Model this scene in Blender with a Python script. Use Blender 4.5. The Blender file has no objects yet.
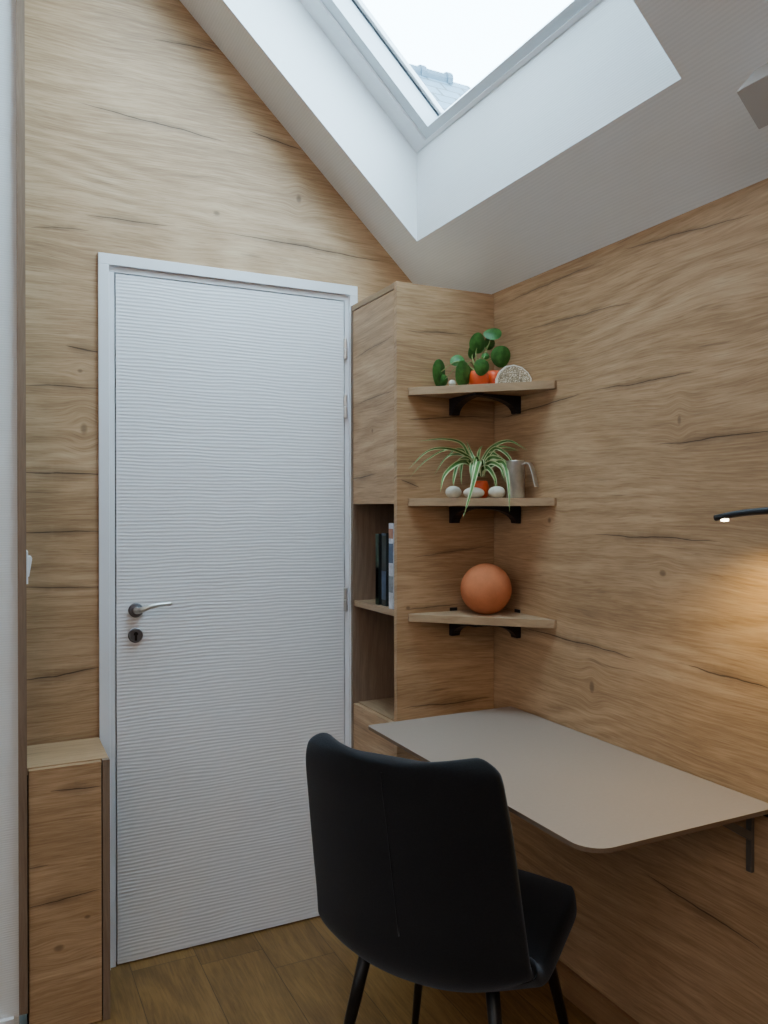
import bpy, bmesh, math, random
from mathutils import Vector, Matrix
random.seed(7)
C = bpy.context.scene.collection
PI = math.pi

# ------------------------------------------------------------------ helpers
def lin(h):
    h = h.lstrip('#'); o = []
    for i in (0, 2, 4):
        c = int(h[i:i+2], 16) / 255
        o.append(c / 12.92 if c <= .04045 else ((c + .055) / 1.055) ** 2.4)
    return (o[0], o[1], o[2], 1.0)

def obj(name, bm, mat, parent=None, smooth=False, bevel=0, kind=None, label=None):
    bmesh.ops.recalc_face_normals(bm, faces=bm.faces[:])
    me = bpy.data.meshes.new(name); bm.to_mesh(me); bm.free()
    if smooth:
        for p in me.polygons: p.use_smooth = True
    if mat: me.materials.append(mat)
    o = bpy.data.objects.new(name, me); C.objects.link(o)
    if parent: o.parent = parent
    if bevel:
        m = o.modifiers.new('bevel', 'BEVEL'); m.width = bevel; m.segments = 3; m.limit_method = 'ANGLE'; m.angle_limit = .6
    if kind: o['kind'] = kind
    if label: o['label'] = label
    return o

def thing(name, label, cat, loc=(0, 0, 0), rotz=0, group=None, kind=None):
    o = bpy.data.objects.new(name, None); C.objects.link(o)
    o.location = loc; o.rotation_euler = (0, 0, rotz); o.empty_display_size = .05
    return tag(o, label, cat, group, kind)

def tag(o, label, cat, group=None, kind=None):
    o['label'] = label; o['category'] = cat
    if group: o['group'] = group
    if kind: o['kind'] = kind
    return o

def box(bm, x0, x1, y0, y1, z0, z1):
    v = [bm.verts.new(p) for p in ((x0,y0,z0),(x1,y0,z0),(x1,y1,z0),(x0,y1,z0),(x0,y0,z1),(x1,y0,z1),(x1,y1,z1),(x0,y1,z1))]
    for f in ((0,3,2,1),(4,5,6,7),(0,1,5,4),(1,2,6,5),(2,3,7,6),(3,0,4,7)): bm.faces.new([v[i] for i in f])
    return bm
def B(*a): return box(bmesh.new(), *a)

def poly(bm, pts): return bm.faces.new([bm.verts.new(p) for p in pts])

def prism(bm, pts, vec):
    """closed polygon extruded along vec"""
    a = [bm.verts.new(p) for p in pts]; b = [bm.verts.new(Vector(p) + Vector(vec)) for p in pts]; n = len(pts)
    bm.faces.new(a); bm.faces.new(b[::-1])
    for i in range(n): bm.faces.new((a[i], b[i], b[(i+1) % n], a[(i+1) % n]))
    return bm

def tube(bm, pts, rad, n=10, cap=True):
    pts = [Vector(p) for p in pts]; rings = []
    if not hasattr(rad, '__len__'): rad = [rad] * len(pts)
    ref = None
    for i, p in enumerate(pts):
        t = (pts[min(i+1, len(pts)-1)] - pts[max(i-1, 0)]).normalized()
        if ref is None:
            ref = t.orthogonal().normalized()
        ref = (ref - t * ref.dot(t)).normalized(); b = t.cross(ref)
        rings.append([bm.verts.new(p + rad[i] * (math.cos(2*PI*k/n) * ref + math.sin(2*PI*k/n) * b)) for k in range(n)])
    for i in range(len(rings)-1):
        for k in range(n): bm.faces.new((rings[i][k], rings[i][(k+1) % n], rings[i+1][(k+1) % n], rings[i+1][k]))
    if cap: bm.faces.new(rings[0][::-1]); bm.faces.new(rings[-1])
    return bm

def lathe(bm, prof, c=(0, 0, 0), n=32, axis='z'):
    rings = []
    def P(r, h, a):
        if axis == 'z': return (c[0] + r*math.cos(a), c[1] + r*math.sin(a), c[2] + h)
        if axis == 'y': return (c[0] + r*math.cos(a), c[1] + h, c[2] + r*math.sin(a))
        return (c[0] + h, c[1] + r*math.cos(a), c[2] + r*math.sin(a))
    for r, h in prof:
        if r < 1e-6: rings.append([bm.verts.new(P(0, h, 0))])
        else: rings.append([bm.verts.new(P(r, h, 2*PI*k/n)) for k in range(n)])
    for A, Bq in zip(rings, rings[1:]):
        for k in range(n):
            k2 = (k+1) % n
            if len(A) == 1 and len(Bq) == 1: continue
            if len(A) == 1: bm.faces.new((A[0], Bq[k], Bq[k2]))
            elif len(Bq) == 1: bm.faces.new((A[k], A[k2], Bq[0]))
            else: bm.faces.new((A[k], A[k2], Bq[k2], Bq[k]))
    for R, f in ((rings[0], 1), (rings[-1], 0)):
        if len(R) > 1: bm.faces.new(R[::-1] if f else R)
    return bm

def spline(pts, n):
    """Catmull-Rom through pts"""
    P = [Vector(p) for p in pts]; P = [P[0]*2 - P[1]] + P + [P[-1]*2 - P[-2]]; out = []
    segs = len(P) - 3
    for i in range(n + 1):
        f = i / n * segs; k = min(int(f), segs - 1); t = f - k
        a, b, c, d = P[k:k+4]
        out.append(.5 * ((2*b) + (c - a)*t + (2*a - 5*b + 4*c - d)*t*t + (3*b - a - 3*c + d)*t**3))
    return out

# ------------------------------------------------------------------ materials
class N:
    """small wrapper for node building"""
    def __init__(s, name):
        s.m = bpy.data.materials.new(name); s.m.use_nodes = True; s.t = s.m.node_tree
        s.bsdf = s.t.nodes['Principled BSDF']; s.out = s.t.nodes['Material Output']
    def new(s, typ): return s.t.nodes.new(typ)
    def link(s, a, b): s.t.links.new(a, b)
    def put(s, sock, v):
        if hasattr(v, 'is_output') or isinstance(v, bpy.types.NodeSocket): s.link(v, sock)
        else: sock.default_value = v
    def math(s, op, a, b=0.0, c=None, clamp=False):
        n = s.new('ShaderNodeMath'); n.operation = op; n.use_clamp = clamp
        s.put(n.inputs[0], a); s.put(n.inputs[1], b)
        if c is not None: s.put(n.inputs[2], c)
        return n.outputs[0]
    def comb(s, x, y, z):
        n = s.new('ShaderNodeCombineXYZ'); s.put(n.inputs[0], x); s.put(n.inputs[1], y); s.put(n.inputs[2], z); return n.outputs[0]
    def noise(s, vec, detail=3, rough=.55, scale=1.0, dist=0.0):
        n = s.new('ShaderNodeTexNoise'); s.put(n.inputs['Vector'], vec); n.inputs['Scale'].default_value = scale
        n.inputs['Detail'].default_value = detail; n.inputs['Roughness'].default_value = rough; n.inputs['Distortion'].default_value = dist
        return n.outputs[0]
    def coords(s):
        t = s.new('ShaderNodeTexCoord'); x = s.new('ShaderNodeSeparateXYZ'); s.link(t.outputs['Object'], x.inputs[0]); return x.outputs
    def ramp(s, f, stops):
        n = s.new('ShaderNodeValToRGB'); s.put(n.inputs[0], f); e = n.color_ramp.elements
        while len(e) < len(stops): e.new(.5)
        for i, (p, c) in enumerate(stops): e[i].position = p; e[i].color = c if not isinstance(c, str) else lin(c)
        return n.outputs[0]
    def mix(s, f, a, b, mode='MIX'):
        n = s.new('ShaderNodeMix'); n.data_type = 'RGBA'; n.blend_type = mode
        s.put(n.inputs[0], f); s.put(n.inputs[6], a); s.put(n.inputs[7], b); return n.outputs[2]
    def smooth(s, v, a, b, c=0.0, d=1.0):
        n = s.new('ShaderNodeMapRange'); n.interpolation_type = 'SMOOTHSTEP'; s.put(n.inputs[0], v)
        n.inputs[1].default_value = a; n.inputs[2].default_value = b; n.inputs[3].default_value = c; n.inputs[4].default_value = d
        return n.outputs[0]
    def bump(s, h, strength=.3, dist=.002):
        n = s.new('ShaderNodeBump'); n.inputs['Strength'].default_value = strength; n.inputs['Distance'].default_value = dist
        s.put(n.inputs['Height'], h); s.link(n.outputs[0], s.bsdf.inputs['Normal'])
    def fin(s, col, rough=.5, metal=0, spec=.5):
        s.put(s.bsdf.inputs['Base Color'], col); s.put(s.bsdf.inputs['Roughness'], rough); s.put(s.bsdf.inputs['Metallic'], metal)
        s.bsdf.inputs['Specular IOR Level'].default_value = spec
        return s.m

def plain(name, col, rough=.5, metal=0, spec=.5, noise=0.0, nscale=20, bump=0, bscale=200, bdist=.001):
    n = N(name); c = lin(col); t = n.new('ShaderNodeTexCoord').outputs['Object']
    if noise:
        f = n.noise(t, 4, .6, nscale)
        c2 = n.mix(n.smooth(f, .3, .7), tuple(v * (1 - noise) for v in c[:3]) + (1,), tuple(min(1, v * (1 + noise)) for v in c[:3]) + (1,))
    else:
        f = n.noise(t, 2, .5, nscale)
        c2 = n.mix(f, tuple(v * .985 for v in c[:3]) + (1,), c)
    if bump: n.bump(n.noise(t, 3, .6, bscale), bump, bdist)
    return n.fin(c2, rough, metal, spec)

def wood(name, ua, va, tones, cracks=(), knots=(), seed=0.0, rough=.5, contrast=1.0, planks=None, gscale=1.0, crackgain=1.0, diag=False):
    """oak board: grain runs along axis ua, across axis va; cracks = (u, v, slope, half length, thickness mm)"""
    n = N(name); X = n.coords(); u = X[ua]; v = X[va]; v0 = v; third = X[3 - ua - va]
    if diag:                              # grain along the diagonal front edge of a corner board
        u, v = n.math('MULTIPLY', n.math('SUBTRACT', u, v), .7071), n.math('MULTIPLY', n.math('ADD', u, v), .7071); v0 = v
    v = n.math('ADD', v, n.math('MULTIPLY', third, .35))
    extra = None
    if planks:
        w, ln, ph = planks
        r = n.math('DIVIDE', n.math('SUBTRACT', v0, ph), w); row = n.math('FLOOR', r); fr = n.math('SUBTRACT', r, row)
        wn = n.new('ShaderNodeTexWhiteNoise'); wn.noise_dimensions = '1D'; n.link(row, wn.inputs['W'])
        q = n.math('DIVIDE', n.math('ADD', u, n.math('MULTIPLY', wn.outputs[0], ln)), ln)
        idx = n.math('FLOOR', q); fq = n.math('SUBTRACT', q, idx)
        w2 = n.new('ShaderNodeTexWhiteNoise'); w2.noise_dimensions = '2D'; n.link(n.comb(row, idx, 0), w2.inputs['Vector'])
        tone = w2.outputs[0]
        e1 = n.math('MULTIPLY', n.math('MINIMUM', fr, n.math('SUBTRACT', 1, fr)), w)
        e2 = n.math('MULTIPLY', n.math('MINIMUM', fq, n.math('SUBTRACT', 1, fq)), ln)
        seam = n.smooth(n.math('MINIMUM', e1, e2), .0004, .002, 1, 0)
        v = n.math('ADD', v, n.math('MULTIPLY', tone, 7.0)); extra = (tone, seam)
    # warp of the grain
    n1 = n.noise(n.comb(n.math('MULTIPLY', u, 1.1), n.math('MULTIPLY', v, 3.2), seed), 2, .5)
    n1 = n.math('SUBTRACT', n1, .5)
    w = n.math('ADD', v, n.math('MULTIPLY', n1, .10))
    nf = n.math('SUBTRACT', n.noise(n.comb(n.math('MULTIPLY', u, 7), n.math('MULTIPLY', v, 16), seed + 2), 2, .5), .5)
    w = n.math('ADD', w, n.math('MULTIPLY', nf, .008))
    kmask = None
    for (ku, kv, a, b) in knots:
        du = n.math('SUBTRACT', u, ku); dv = n.math('SUBTRACT', v0, kv)
        d2 = n.math('ADD', n.math('POWER', n.math('ABSOLUTE', n.math('DIVIDE', du, a * 5)), 2), n.math('POWER', n.math('ABSOLUTE', n.math('DIVIDE', dv, b * 5)), 2))
        g = n.math('POWER', 2.718, n.math('MULTIPLY', d2, -1))
        w = n.math('SUBTRACT', w, n.math('MULTIPLY', n.math('MULTIPLY', dv, g), .75))
        d = n.math('ADD', n.math('MULTIPLY', d2, 25), n.math('MULTIPLY', nf, 3.2))
        km = n.smooth(d, -.3, 2.6, .55, 0)
        kmask = km if kmask is None else n.math('MAXIMUM', kmask, km)
    broad = n.noise(n.comb(n.math('MULTIPLY', u, .8), n.math('MULTIPLY', w, 7 * gscale), seed + 4), 3, .55)
    mid = n.noise(n.comb(n.math('MULTIPLY', u, 2.0), n.math('MULTIPLY', w, 60 * gscale), seed + 5), 4, .6)
    fine = n.noise(n.comb(n.math('MULTIPLY', u, 11), n.math('MULTIPLY', w, 210 * gscale), seed + 6), 3, .65)
    blotch = n.noise(n.comb(n.math('MULTIPLY', u, 2.2), n.math('MULTIPLY', v, 4), seed + 9), 3, .5)
    cath = n.noise(n.comb(n.math('MULTIPLY', u, .75), n.math('MULTIPLY', v, 3.4), seed + 20), 1, .5)
    ring = n.math('SINE', n.math('ADD', n.math('MULTIPLY', w, 70 * gscale), n.math('MULTIPLY', cath, 75)))
    f = n.math('ADD', n.math('MULTIPLY', broad, .24), n.math('MULTIPLY', mid, .22))
    f = n.math('ADD', f, n.math('MULTIPLY', fine, .36))
    f = n.math('ADD', f, n.math('MULTIPLY', blotch, .18))
    f = n.math('ADD', f, n.math('MULTIPLY', n.math('MULTIPLY', ring, n.smooth(blotch, .42, .62)), .045))
    f = n.math('ADD', n.math('MULTIPLY', n.math('SUBTRACT', f, .5), contrast), .5)
    if extra: f = n.math('ADD', f, n.math('MULTIPLY', n.math('SUBTRACT', extra[0], .5), .14))
    col = n.ramp(f, [(.30, tones[0]), (.45, tones[1]), (.55, tones[2]), (.70, tones[3])])
    pores = n.smooth(n.noise(n.comb(n.math('MULTIPLY', u, 16), n.math('MULTIPLY', w, 300 * gscale), seed + 8), 2, .6), .55, .75)
    col = n.mix(n.math('MULTIPLY', pores, .42), col, lin(tones[0]))
    fleck = n.smooth(n.noise(n.comb(n.math('MULTIPLY', u, 3.2), n.math('MULTIPLY', w, 46 * gscale), seed + 15), 3, .6), .64, .78)
    col = n.mix(n.math('MULTIPLY', fleck, .55), col, lin('#5f4631'))
    # dark splits in the board
    mask = None
    wob = n.math('SUBTRACT', n.noise(n.comb(n.math('MULTIPLY', u, 6), n.math('MULTIPLY', v, 2), seed + 12), 3, .55), .5)
    wid = n.math('ADD', .3, n.noise(n.comb(n.math('MULTIPLY', u, 34), seed, 0), 2, .6))
    for (cu, cv, sl, hl, th) in cracks:
        du = n.math('SUBTRACT', u, cu)
        c = n.math('SUBTRACT', v0, n.math('MULTIPLY_ADD', du, sl, cv))
        d = n.math('ABSOLUTE', n.math('MULTIPLY_ADD', wob, .022, c))
        q = n.math('DIVIDE', du, hl); tap = n.math('SUBTRACT', 1, n.math('MULTIPLY', q, q), clamp=True)
        hw = n.math('MULTIPLY', n.math('MULTIPLY', tap, wid), th * .00085)
        core = n.smooth(n.math('DIVIDE', d, n.math('ADD', hw, .00002)), .4, 1.5, .85, 0)
        halo = n.math('MULTIPLY', n.smooth(n.math('DIVIDE', d, n.math('ADD', hw, .00002)), 0, 12, .38, 0), tap)
        mk = n.math('MULTIPLY', n.math('MAXIMUM', core, halo), n.smooth(tap, 0, .3))
        mask = mk if mask is None else n.math('MAXIMUM', mask, mk)
    if kmask is not None: mask = kmask if mask is None else n.math('MAXIMUM', mask, kmask)
    if mask is not None: col = n.mix(n.math('MULTIPLY', mask, crackgain), col, lin('#3a2717'))
    if extra: col = n.mix(n.math('MULTIPLY', extra[1], .7), col, lin('#2c1d0e'))
    h = n.math('ADD', n.math('MULTIPLY', fine, .6), n.math('MULTIPLY', pores, -.6))
    if mask is not None: h = n.math('SUBTRACT', h, mask)
    n.bump(h, .22, .0012)
    return n.fin(col, rough, 0, .35)

OAK = ('#7a5a42', '#a07e5b', '#b6936f', '#cbab87')
CR_BACK = [(-0.986, 2.511, -0.07, 0.234, 3), (-0.891, 2.767, 0.055, 0.109, 2), (-1.066, 2.208, 0.019, 0.128, 2.5), (-1.251, 2.154, 0.106, 0.085, 1.5), (-0.497, 2.207, -0.026, 0.293, 3), (-0.605, 2.532, -0.159, 0.097, 3), (-1.243, 1.705, 0.01, 0.12, 2.5), (-1.245, 1.454, -0.025, 0.12, 4), (-1.192, 1.816, -0.097, 0.05, 4), (-1.251, 0.881, 0.087, 0.12, 3.5), (-1.249, 1.286, 0.0, 0.13, 3), (-1.249, 1.129, -0.015, 0.13, 2)]
CR_RIGHT = [(-1.203, 1.511, -0.024, 0.185, 2.5), (-1.011, 1.285, 0.011, 0.219, 2.5), (-0.728, 0.99, 0.03, 0.248, 3), (-1.236, 0.989, 0.034, 0.118, 3.5), (-0.567, 1.65, -0.059, 0.205, 3), (-0.977, 1.666, -0.005, 0.184, 2), (-1.161, 0.448, 0.074, 0.184, 3), (-0.615, 1.996, -0.021, 0.215, 1.5), (-1.111, 1.99, 0.094, 0.206, 1.5), (-0.726, 1.877, 0.038, 0.248, 1.5)]
CR_CAB = [(-0.163, 1.633, 0.078, 0.161, 2.5), (-0.226, 1.052, 0.047, 0.106, 2), (-0.173, 0.755, 0.0, 0.168, 2.5), (-0.303, 1.427, -0.338, 0.034, 3), (-0.208, 1.889, 0.017, 0.117, 1.5), (-0.161, 1.219, 0.136, 0.143, 1.2)]
CR_FLAP = [(-0.108, 1.458, -0.036, 0.096, 2.5), (-0.167, 1.862, -0.068, 0.162, 1.5), (-0.178, 1.704, -0.029, 0.157, 1.5)]
CR_BOX = [(-1.236, 0.626, -0.058, 0.069, 3), (-1.27, 0.344, 0.079, 0.101, 2.5), (-1.331, 0.439, 0.016, 0.03, 1.5)]

M = {}
M['oak_back'] = wood('oak_back', 0, 2, OAK, CR_BACK, [(-1.19, 1.585, .008, .013), (-1.20, 1.752, .006, .005), (-.80, 2.27, .008, .006), (-.53, 2.36, .007, .010)], seed=1.3)
M['oak_right'] = wood('oak_right', 1, 2, OAK, CR_RIGHT, [(-.80, .88, .007, .011), (-1.10, 1.56, .005, .009), (-.62, 1.32, .006, .006), (-1.05, 1.20, .008, .006), (-.70, .66, .006, .012)], seed=5.1)
M['oak_cab'] = wood('oak_cab', 0, 2, OAK, CR_CAB, [(-.10, 1.77, .006, .005), (-.31, 1.055, .006, .004)], seed=9.2)
M['oak_flap'] = wood('oak_flap', 1, 2, OAK, CR_FLAP, [(-.17, 1.60, .006, .006)], seed=13.7)
M['oak_in'] = wood('oak_in', 1, 2, OAK, [(-.17, 1.01, 0, .16, 2)], seed=17.1)
M['oak_box'] = wood('oak_box', 0, 2, OAK, CR_BOX, [(-1.28, .22, .010, .007), (-1.21, .285, .006, .004)], seed=21.9)
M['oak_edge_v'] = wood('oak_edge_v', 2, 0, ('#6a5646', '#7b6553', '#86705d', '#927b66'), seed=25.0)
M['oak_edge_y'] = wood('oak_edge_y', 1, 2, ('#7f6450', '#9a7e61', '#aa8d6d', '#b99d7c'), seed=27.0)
M['oak_top'] = wood('oak_top', 0, 1, OAK, seed=29.0, contrast=.8)
M['oak_shelf'] = wood('oak_shelf', 0, 1, ('#7f6450', '#9d8163', '#ae9170', '#bda280'), seed=31.0, contrast=.8, diag=True)
M['floor'] = wood('floor_oak', 1, 0, ('#4f361a', '#6f4f29', '#836035', '#957141'), seed=41.0, planks=(.19, 1.3, -.497), rough=.38, gscale=.8)
M['skirt'] = wood('oak_skirting', 1, 2, ('#6b4b30', '#7d5a3a', '#8a6542', '#94704c'), seed=45.0)

def ribbed(name, col, ax_along, ax_across, pitch, strength, dist, rough=.55):
    n = N(name); X = n.coords(); a = X[ax_along]; c = X[ax_across]
    wv = n.noise(n.comb(n.math('MULTIPLY', a, 5), n.math('MULTIPLY', c, 14), 2.0), 2, .5)
    s1 = n.math('SINE', n.math('ADD', n.math('MULTIPLY', c, 2 * PI / pitch), n.math('MULTIPLY', wv, 9)))
    s2 = n.noise(n.comb(n.math('MULTIPLY', a, 9), n.math('MULTIPLY', c, 1.1 / pitch), 5.0), 2, .5)
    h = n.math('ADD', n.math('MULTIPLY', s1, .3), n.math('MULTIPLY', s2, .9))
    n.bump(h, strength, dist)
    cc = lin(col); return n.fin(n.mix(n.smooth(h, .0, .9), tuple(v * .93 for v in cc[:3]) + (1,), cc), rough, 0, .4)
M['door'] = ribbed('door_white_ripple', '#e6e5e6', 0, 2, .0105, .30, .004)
M['paper_y'] = ribbed('wallpaper_white', '#e2e3e2', 0, 2, .006, .35, .0012, .8)
M['paper_c'] = ribbed('ceiling_paper', '#e6e6e6', 1, 0, .006, .15, .0008, .85)
M['paper_r'] = ribbed('reveal_paper', '#e6e8e8', 1, 2, .006, .30, .0010, .8)
M['paint'] = plain('white_lacquer', '#e4e4e6', .35)
M['pvc'] = plain('white_frame', '#e8eaec', .3)
M['pvc2'] = plain('grey_white_frame', '#ccd2d6', .3)
M['reveal'] = plain('reveal_white', '#e6e8e8', .6)
M['gasket'] = plain('dark_gasket', '#2d3338', .6)
M['void'] = plain('painted_gap_shade', '#15120f', .9)  # near-black colour that puts the shade into gaps and the keyhole
M['black'] = plain('black_metal', '#14151a', .45, 0, .4)
M['blackleg'] = plain('black_leg', '#131315', .4, .3)
M['steel'] = plain('brushed_steel', '#cfcdc8', .33, .9, noise=.08, nscale=60)
M['darksteel'] = plain('dark_steel', '#77767a', .38, .9)
M['desk'] = plain('desk_taupe', '#948377', .55, 0, .3, noise=.02, nscale=120)
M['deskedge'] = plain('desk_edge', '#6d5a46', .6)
M['bracket'] = plain('grey_bracket', '#6f6c68', .4, .6)
M['terracotta'] = plain('terracotta', '#c5774f', .8, 0, .2, noise=.12, nscale=14, bump=.15, bscale=60)
M['orange'] = plain('orange_glaze', '#d8501d', .45, noise=.1, nscale=30)
M['soil'] = plain('soil', '#2a1d14', .95, bump=.8, bscale=300)
M['pebble'] = plain('pale_pebble', '#d3cbb8', .7, noise=.12, nscale=30)
M['plastic'] = plain('white_plastic', '#eeeeee', .3)
M['boxing'] = plain('grey_boxing', '#b3aeaa', .7)
M['slate'] = None

def fabric():
    n = N('black_fabric'); t = n.new('ShaderNodeTexCoord').outputs['Object']
    f = n.noise(t, 4, .7, 260); g = n.noise(t, 3, .5, 9)
    col = n.mix(f, lin('#0b0c0e'), lin('#1c1e22')); col = n.mix(n.math('MULTIPLY', g, .35), col, lin('#08090a'))
    n.bump(f, .35, .0012)
    n.bsdf.inputs['Sheen Weight'].default_value = .25; n.bsdf.inputs['Sheen Roughness'].default_value = .5
    n.bsdf.inputs['Sheen Tint'].default_value = (.5, .55, .65, 1)
    return n.fin(col, .9, 0, .2)
M['fabric'] = fabric()

def slate():
    n = N('slate_tiles'); X = n.coords(); b = n.new('ShaderNodeTexBrick')
    n.link(n.comb(X[0], n.math('MULTIPLY', X[2], 1.4), 0), b.inputs['Vector'])
    b.inputs['Scale'].default_value = 1; b.inputs['Brick Width'].default_value = .35; b.inputs['Row Height'].default_value = .28
    b.inputs['Mortar Size'].default_value = .02; b.inputs['Color1'].default_value = lin('#33505f'); b.inputs['Color2'].default_value = lin('#466270')
    b.inputs['Mortar'].default_value = lin('#101a20')
    return n.fin(b.outputs[0], .6)
M['slate'] = slate()
M['ridge'] = plain('ridge_tile', '#3a4c57', .7)
M['render'] = plain('house_render', '#cfcac0', .9, noise=.05, nscale=3)
M['ground'] = plain('outside_ground', '#77786c', .95, noise=.15, nscale=.6)

def leafmat(name, c1, c2, vein=None):
    n = N(name); uvn = n.new('ShaderNodeUVMap'); x = n.new('ShaderNodeSeparateXYZ'); n.link(uvn.outputs[0], x.inputs[0])
    f = n.noise(n.new('ShaderNodeTexCoord').outputs['Object'], 3, .5, 40)
    col = n.mix(n.smooth(f, .35, .65), lin(c1), lin(c2))
    if vein:
        d = n.math('ABSOLUTE', n.math('SUBTRACT', x.outputs[0], .5))
        col = n.mix(n.smooth(d, .24, .34), col, lin(vein))
    n.bsdf.inputs['Subsurface Weight'].default_value = 0
    return n.fin(col, .5, 0, .35)
M['pilea'] = leafmat('pilea_leaf', '#2a5a24', '#437a36')
M['stem'] = plain('leaf_stem', '#7d8a4a', .6)
M['spider'] = leafmat('spider_leaf', '#3c6a2e', '#557f3c', '#c3cf9c')

def glass():
    n = N('window_glass'); t = n.new('ShaderNodeBsdfTransparent'); g = n.new('ShaderNodeBsdfGlossy'); g.inputs['Roughness'].default_value = .02
    t.inputs[0].default_value = (.95, .98, .98, 1)
    fr = n.new('ShaderNodeLayerWeight'); fr.inputs[0].default_value = .5
    fac = n.math('MULTIPLY_ADD', n.math('POWER', fr.outputs[1], 5), .6, .04)
    mx = n.new('ShaderNodeMixShader'); n.link(fac, mx.inputs[0]); n.link(t.outputs[0], mx.inputs[1]); n.link(g.outputs[0], mx.inputs[2])
    n.link(mx.outputs[0], n.out.inputs[0]); return n.m
M['glass'] = glass()

def speckle():
    n = N('speckled_stone'); t = n.new('ShaderNodeTexCoord').outputs['Object']
    v = n.new('ShaderNodeTexVoronoi'); n.link(t, v.inputs['Vector']); v.inputs['Scale'].default_value = 150
    f = n.noise(t, 3, .7, 150)
    col = n.ramp(n.math('ADD', n.math('MULTIPLY', v.outputs[0], .7), n.math('MULTIPLY', f, .5)), [(.3, '#e0d5bf'), (.5, '#b9a88c'), (.62, '#6b5940'), (.8, '#d9cdb6')])
    return n.fin(col, .8)
M['speckle'] = speckle()
M['stonerim'] = plain('stone_rim', '#d9d2c3', .7, noise=.1, nscale=60)

def emis(name, col, st):
    n = N(name); n.bsdf.inputs['Emission Color'].default_value = lin(col); n.bsdf.inputs['Emission Strength'].default_value = st
    return n.fin(lin(col), .4)
M['led'] = emis('led_warm', '#fff2cf', 14)

# ------------------------------------------------------------------ the room
SL, ZK = .9441, 2.035                 # slope of the rafters, height of the knee wall
RX, RZ = -2.3, 2.035 + .9441 * 2.3    # ridge
XL, YF = -4.6, -5.2                   # far left wall, wall behind the camera
def cz(x): return ZK - SL * x if x >= RX else RZ - SL * (RX - x)
DL, DR, DT = -1.1004, -.3704, 2.045   # door leaf
FL, FR, FT = DL - .0501, DR + .0461, 2.0985
WY = -.244                            # plane of the white wall and of the niche front
NX0, NX1 = -1.374, -1.354             # niche side panel

# floor
bm = B(XL, 0.1, YF, .06, -.05, 0); obj('floor', bm, M['floor'], kind='structure')
# wall with the door: three faces round the opening, one board above
bm = bmesh.new()
def slab(bm, pts, t=.10):
    prism(bm, pts, (0, t, 0))
slab(bm, [(NX1, 0, 0), (FL + .02, 0, 0), (FL + .02, 0, cz(FL + .02)), (NX1, 0, cz(NX1))])
slab(bm, [(FL + .02, 0, FT - .02), (FR - .02, 0, FT - .02), (FR - .02, 0, cz(FR - .02)), (FL + .02, 0, cz(FL + .02))])
slab(bm, [(FR - .02, 0, 0), (0, 0, 0), (0, 0, ZK), (FR - .02, 0, cz(FR - .02))])
obj('wall_back', bm, M['oak_back'], kind='structure')
# wall on the right
obj('wall_right', B(0, .10, YF, .10, 0, ZK), M['oak_right'], kind='structure')
# white wall left of the niche, in line with its front
bm = bmesh.new(); slab(bm, [(XL, WY, 0), (NX0, WY, 0), (NX0, WY, cz(NX0)), (RX, WY, RZ), (XL, WY, cz(XL))], .30)
obj('wall_left', bm, M['paper_y'], kind='structure')
obj('wall_far_left', B(XL - .1, XL, YF, .06, 0, cz(XL)), M['paper_y'], kind='structure')
bm = bmesh.new(); prism(bm, [(XL, YF, 0), (.1, YF, 0), (0, YF, ZK), (RX, YF, RZ), (XL, YF, cz(XL))], (0, -.1, 0))
obj('wall_front', bm, M['paper_y'], kind='structure')
# niche side panel (its edge is seen beside the white wall)
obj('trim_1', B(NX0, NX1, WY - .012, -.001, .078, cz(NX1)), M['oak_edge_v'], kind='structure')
obj('baseboard_left', B(XL, NX0 - .012, WY - .013, WY, 0, .074), M['paint'], kind='structure')
obj('baseboard_right', B(-.014, -.0005, YF, -.345, 0.002, .082), M['skirt'], kind='structure', bevel=.002)

# sloped ceiling with the skylight opening
SX0, SX1, SY0, SY1, SH = -.193, -1.10, -.185, -1.287, .287
bm = bmesh.new()
def cf(x0, x1, y0, y1):
    poly(bm, [(x0, y0, cz(x0)), (x1, y0, cz(x1)), (x1, y1, cz(x1)), (x0, y1, cz(x0))])
cf(.1, SX0, .1, YF); cf(SX0, SX1, .1, SY0); cf(SX0, SX1, SY1, YF); cf(SX1, RX, .1, YF); cf(RX, XL, .1, YF)
bmesh.ops.remove_doubles(bm, verts=bm.verts[:], dist=1e-4)
obj('ceiling', bm, M['paper_c'], kind='structure')
# reveal of the skylight: lower and side faces vertical, head level
def rz(x): return cz(x) + SH
bm = bmesh.new(); poly(bm, [(SX0, SY0, cz(SX0)), (SX0, SY1, cz(SX0)), (SX0, SY1, rz(SX0) + .02), (SX0, SY0, rz(SX0) + .02)])
obj('trim_2', bm, M['paper_r'], kind='structure')
bm = bmesh.new()
HX = SX1 - SH / SL
for y in (SY0, SY1):
    poly(bm, [(SX0, y, cz(SX0)), (SX1, y, cz(SX1)), (HX, y, cz(SX1)), (HX, y, cz(HX)+.02), (HX-.02, y, cz(HX)+SH), (SX0, y, rz(SX0) + .02)])
poly(bm, [(SX1, SY0, cz(SX1)), (SX1, SY1, cz(SX1)), (HX - .05, SY1, cz(SX1)), (HX - .05, SY0, cz(SX1))])
obj('trim_3', bm, M['reveal'], kind='structure')

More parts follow.
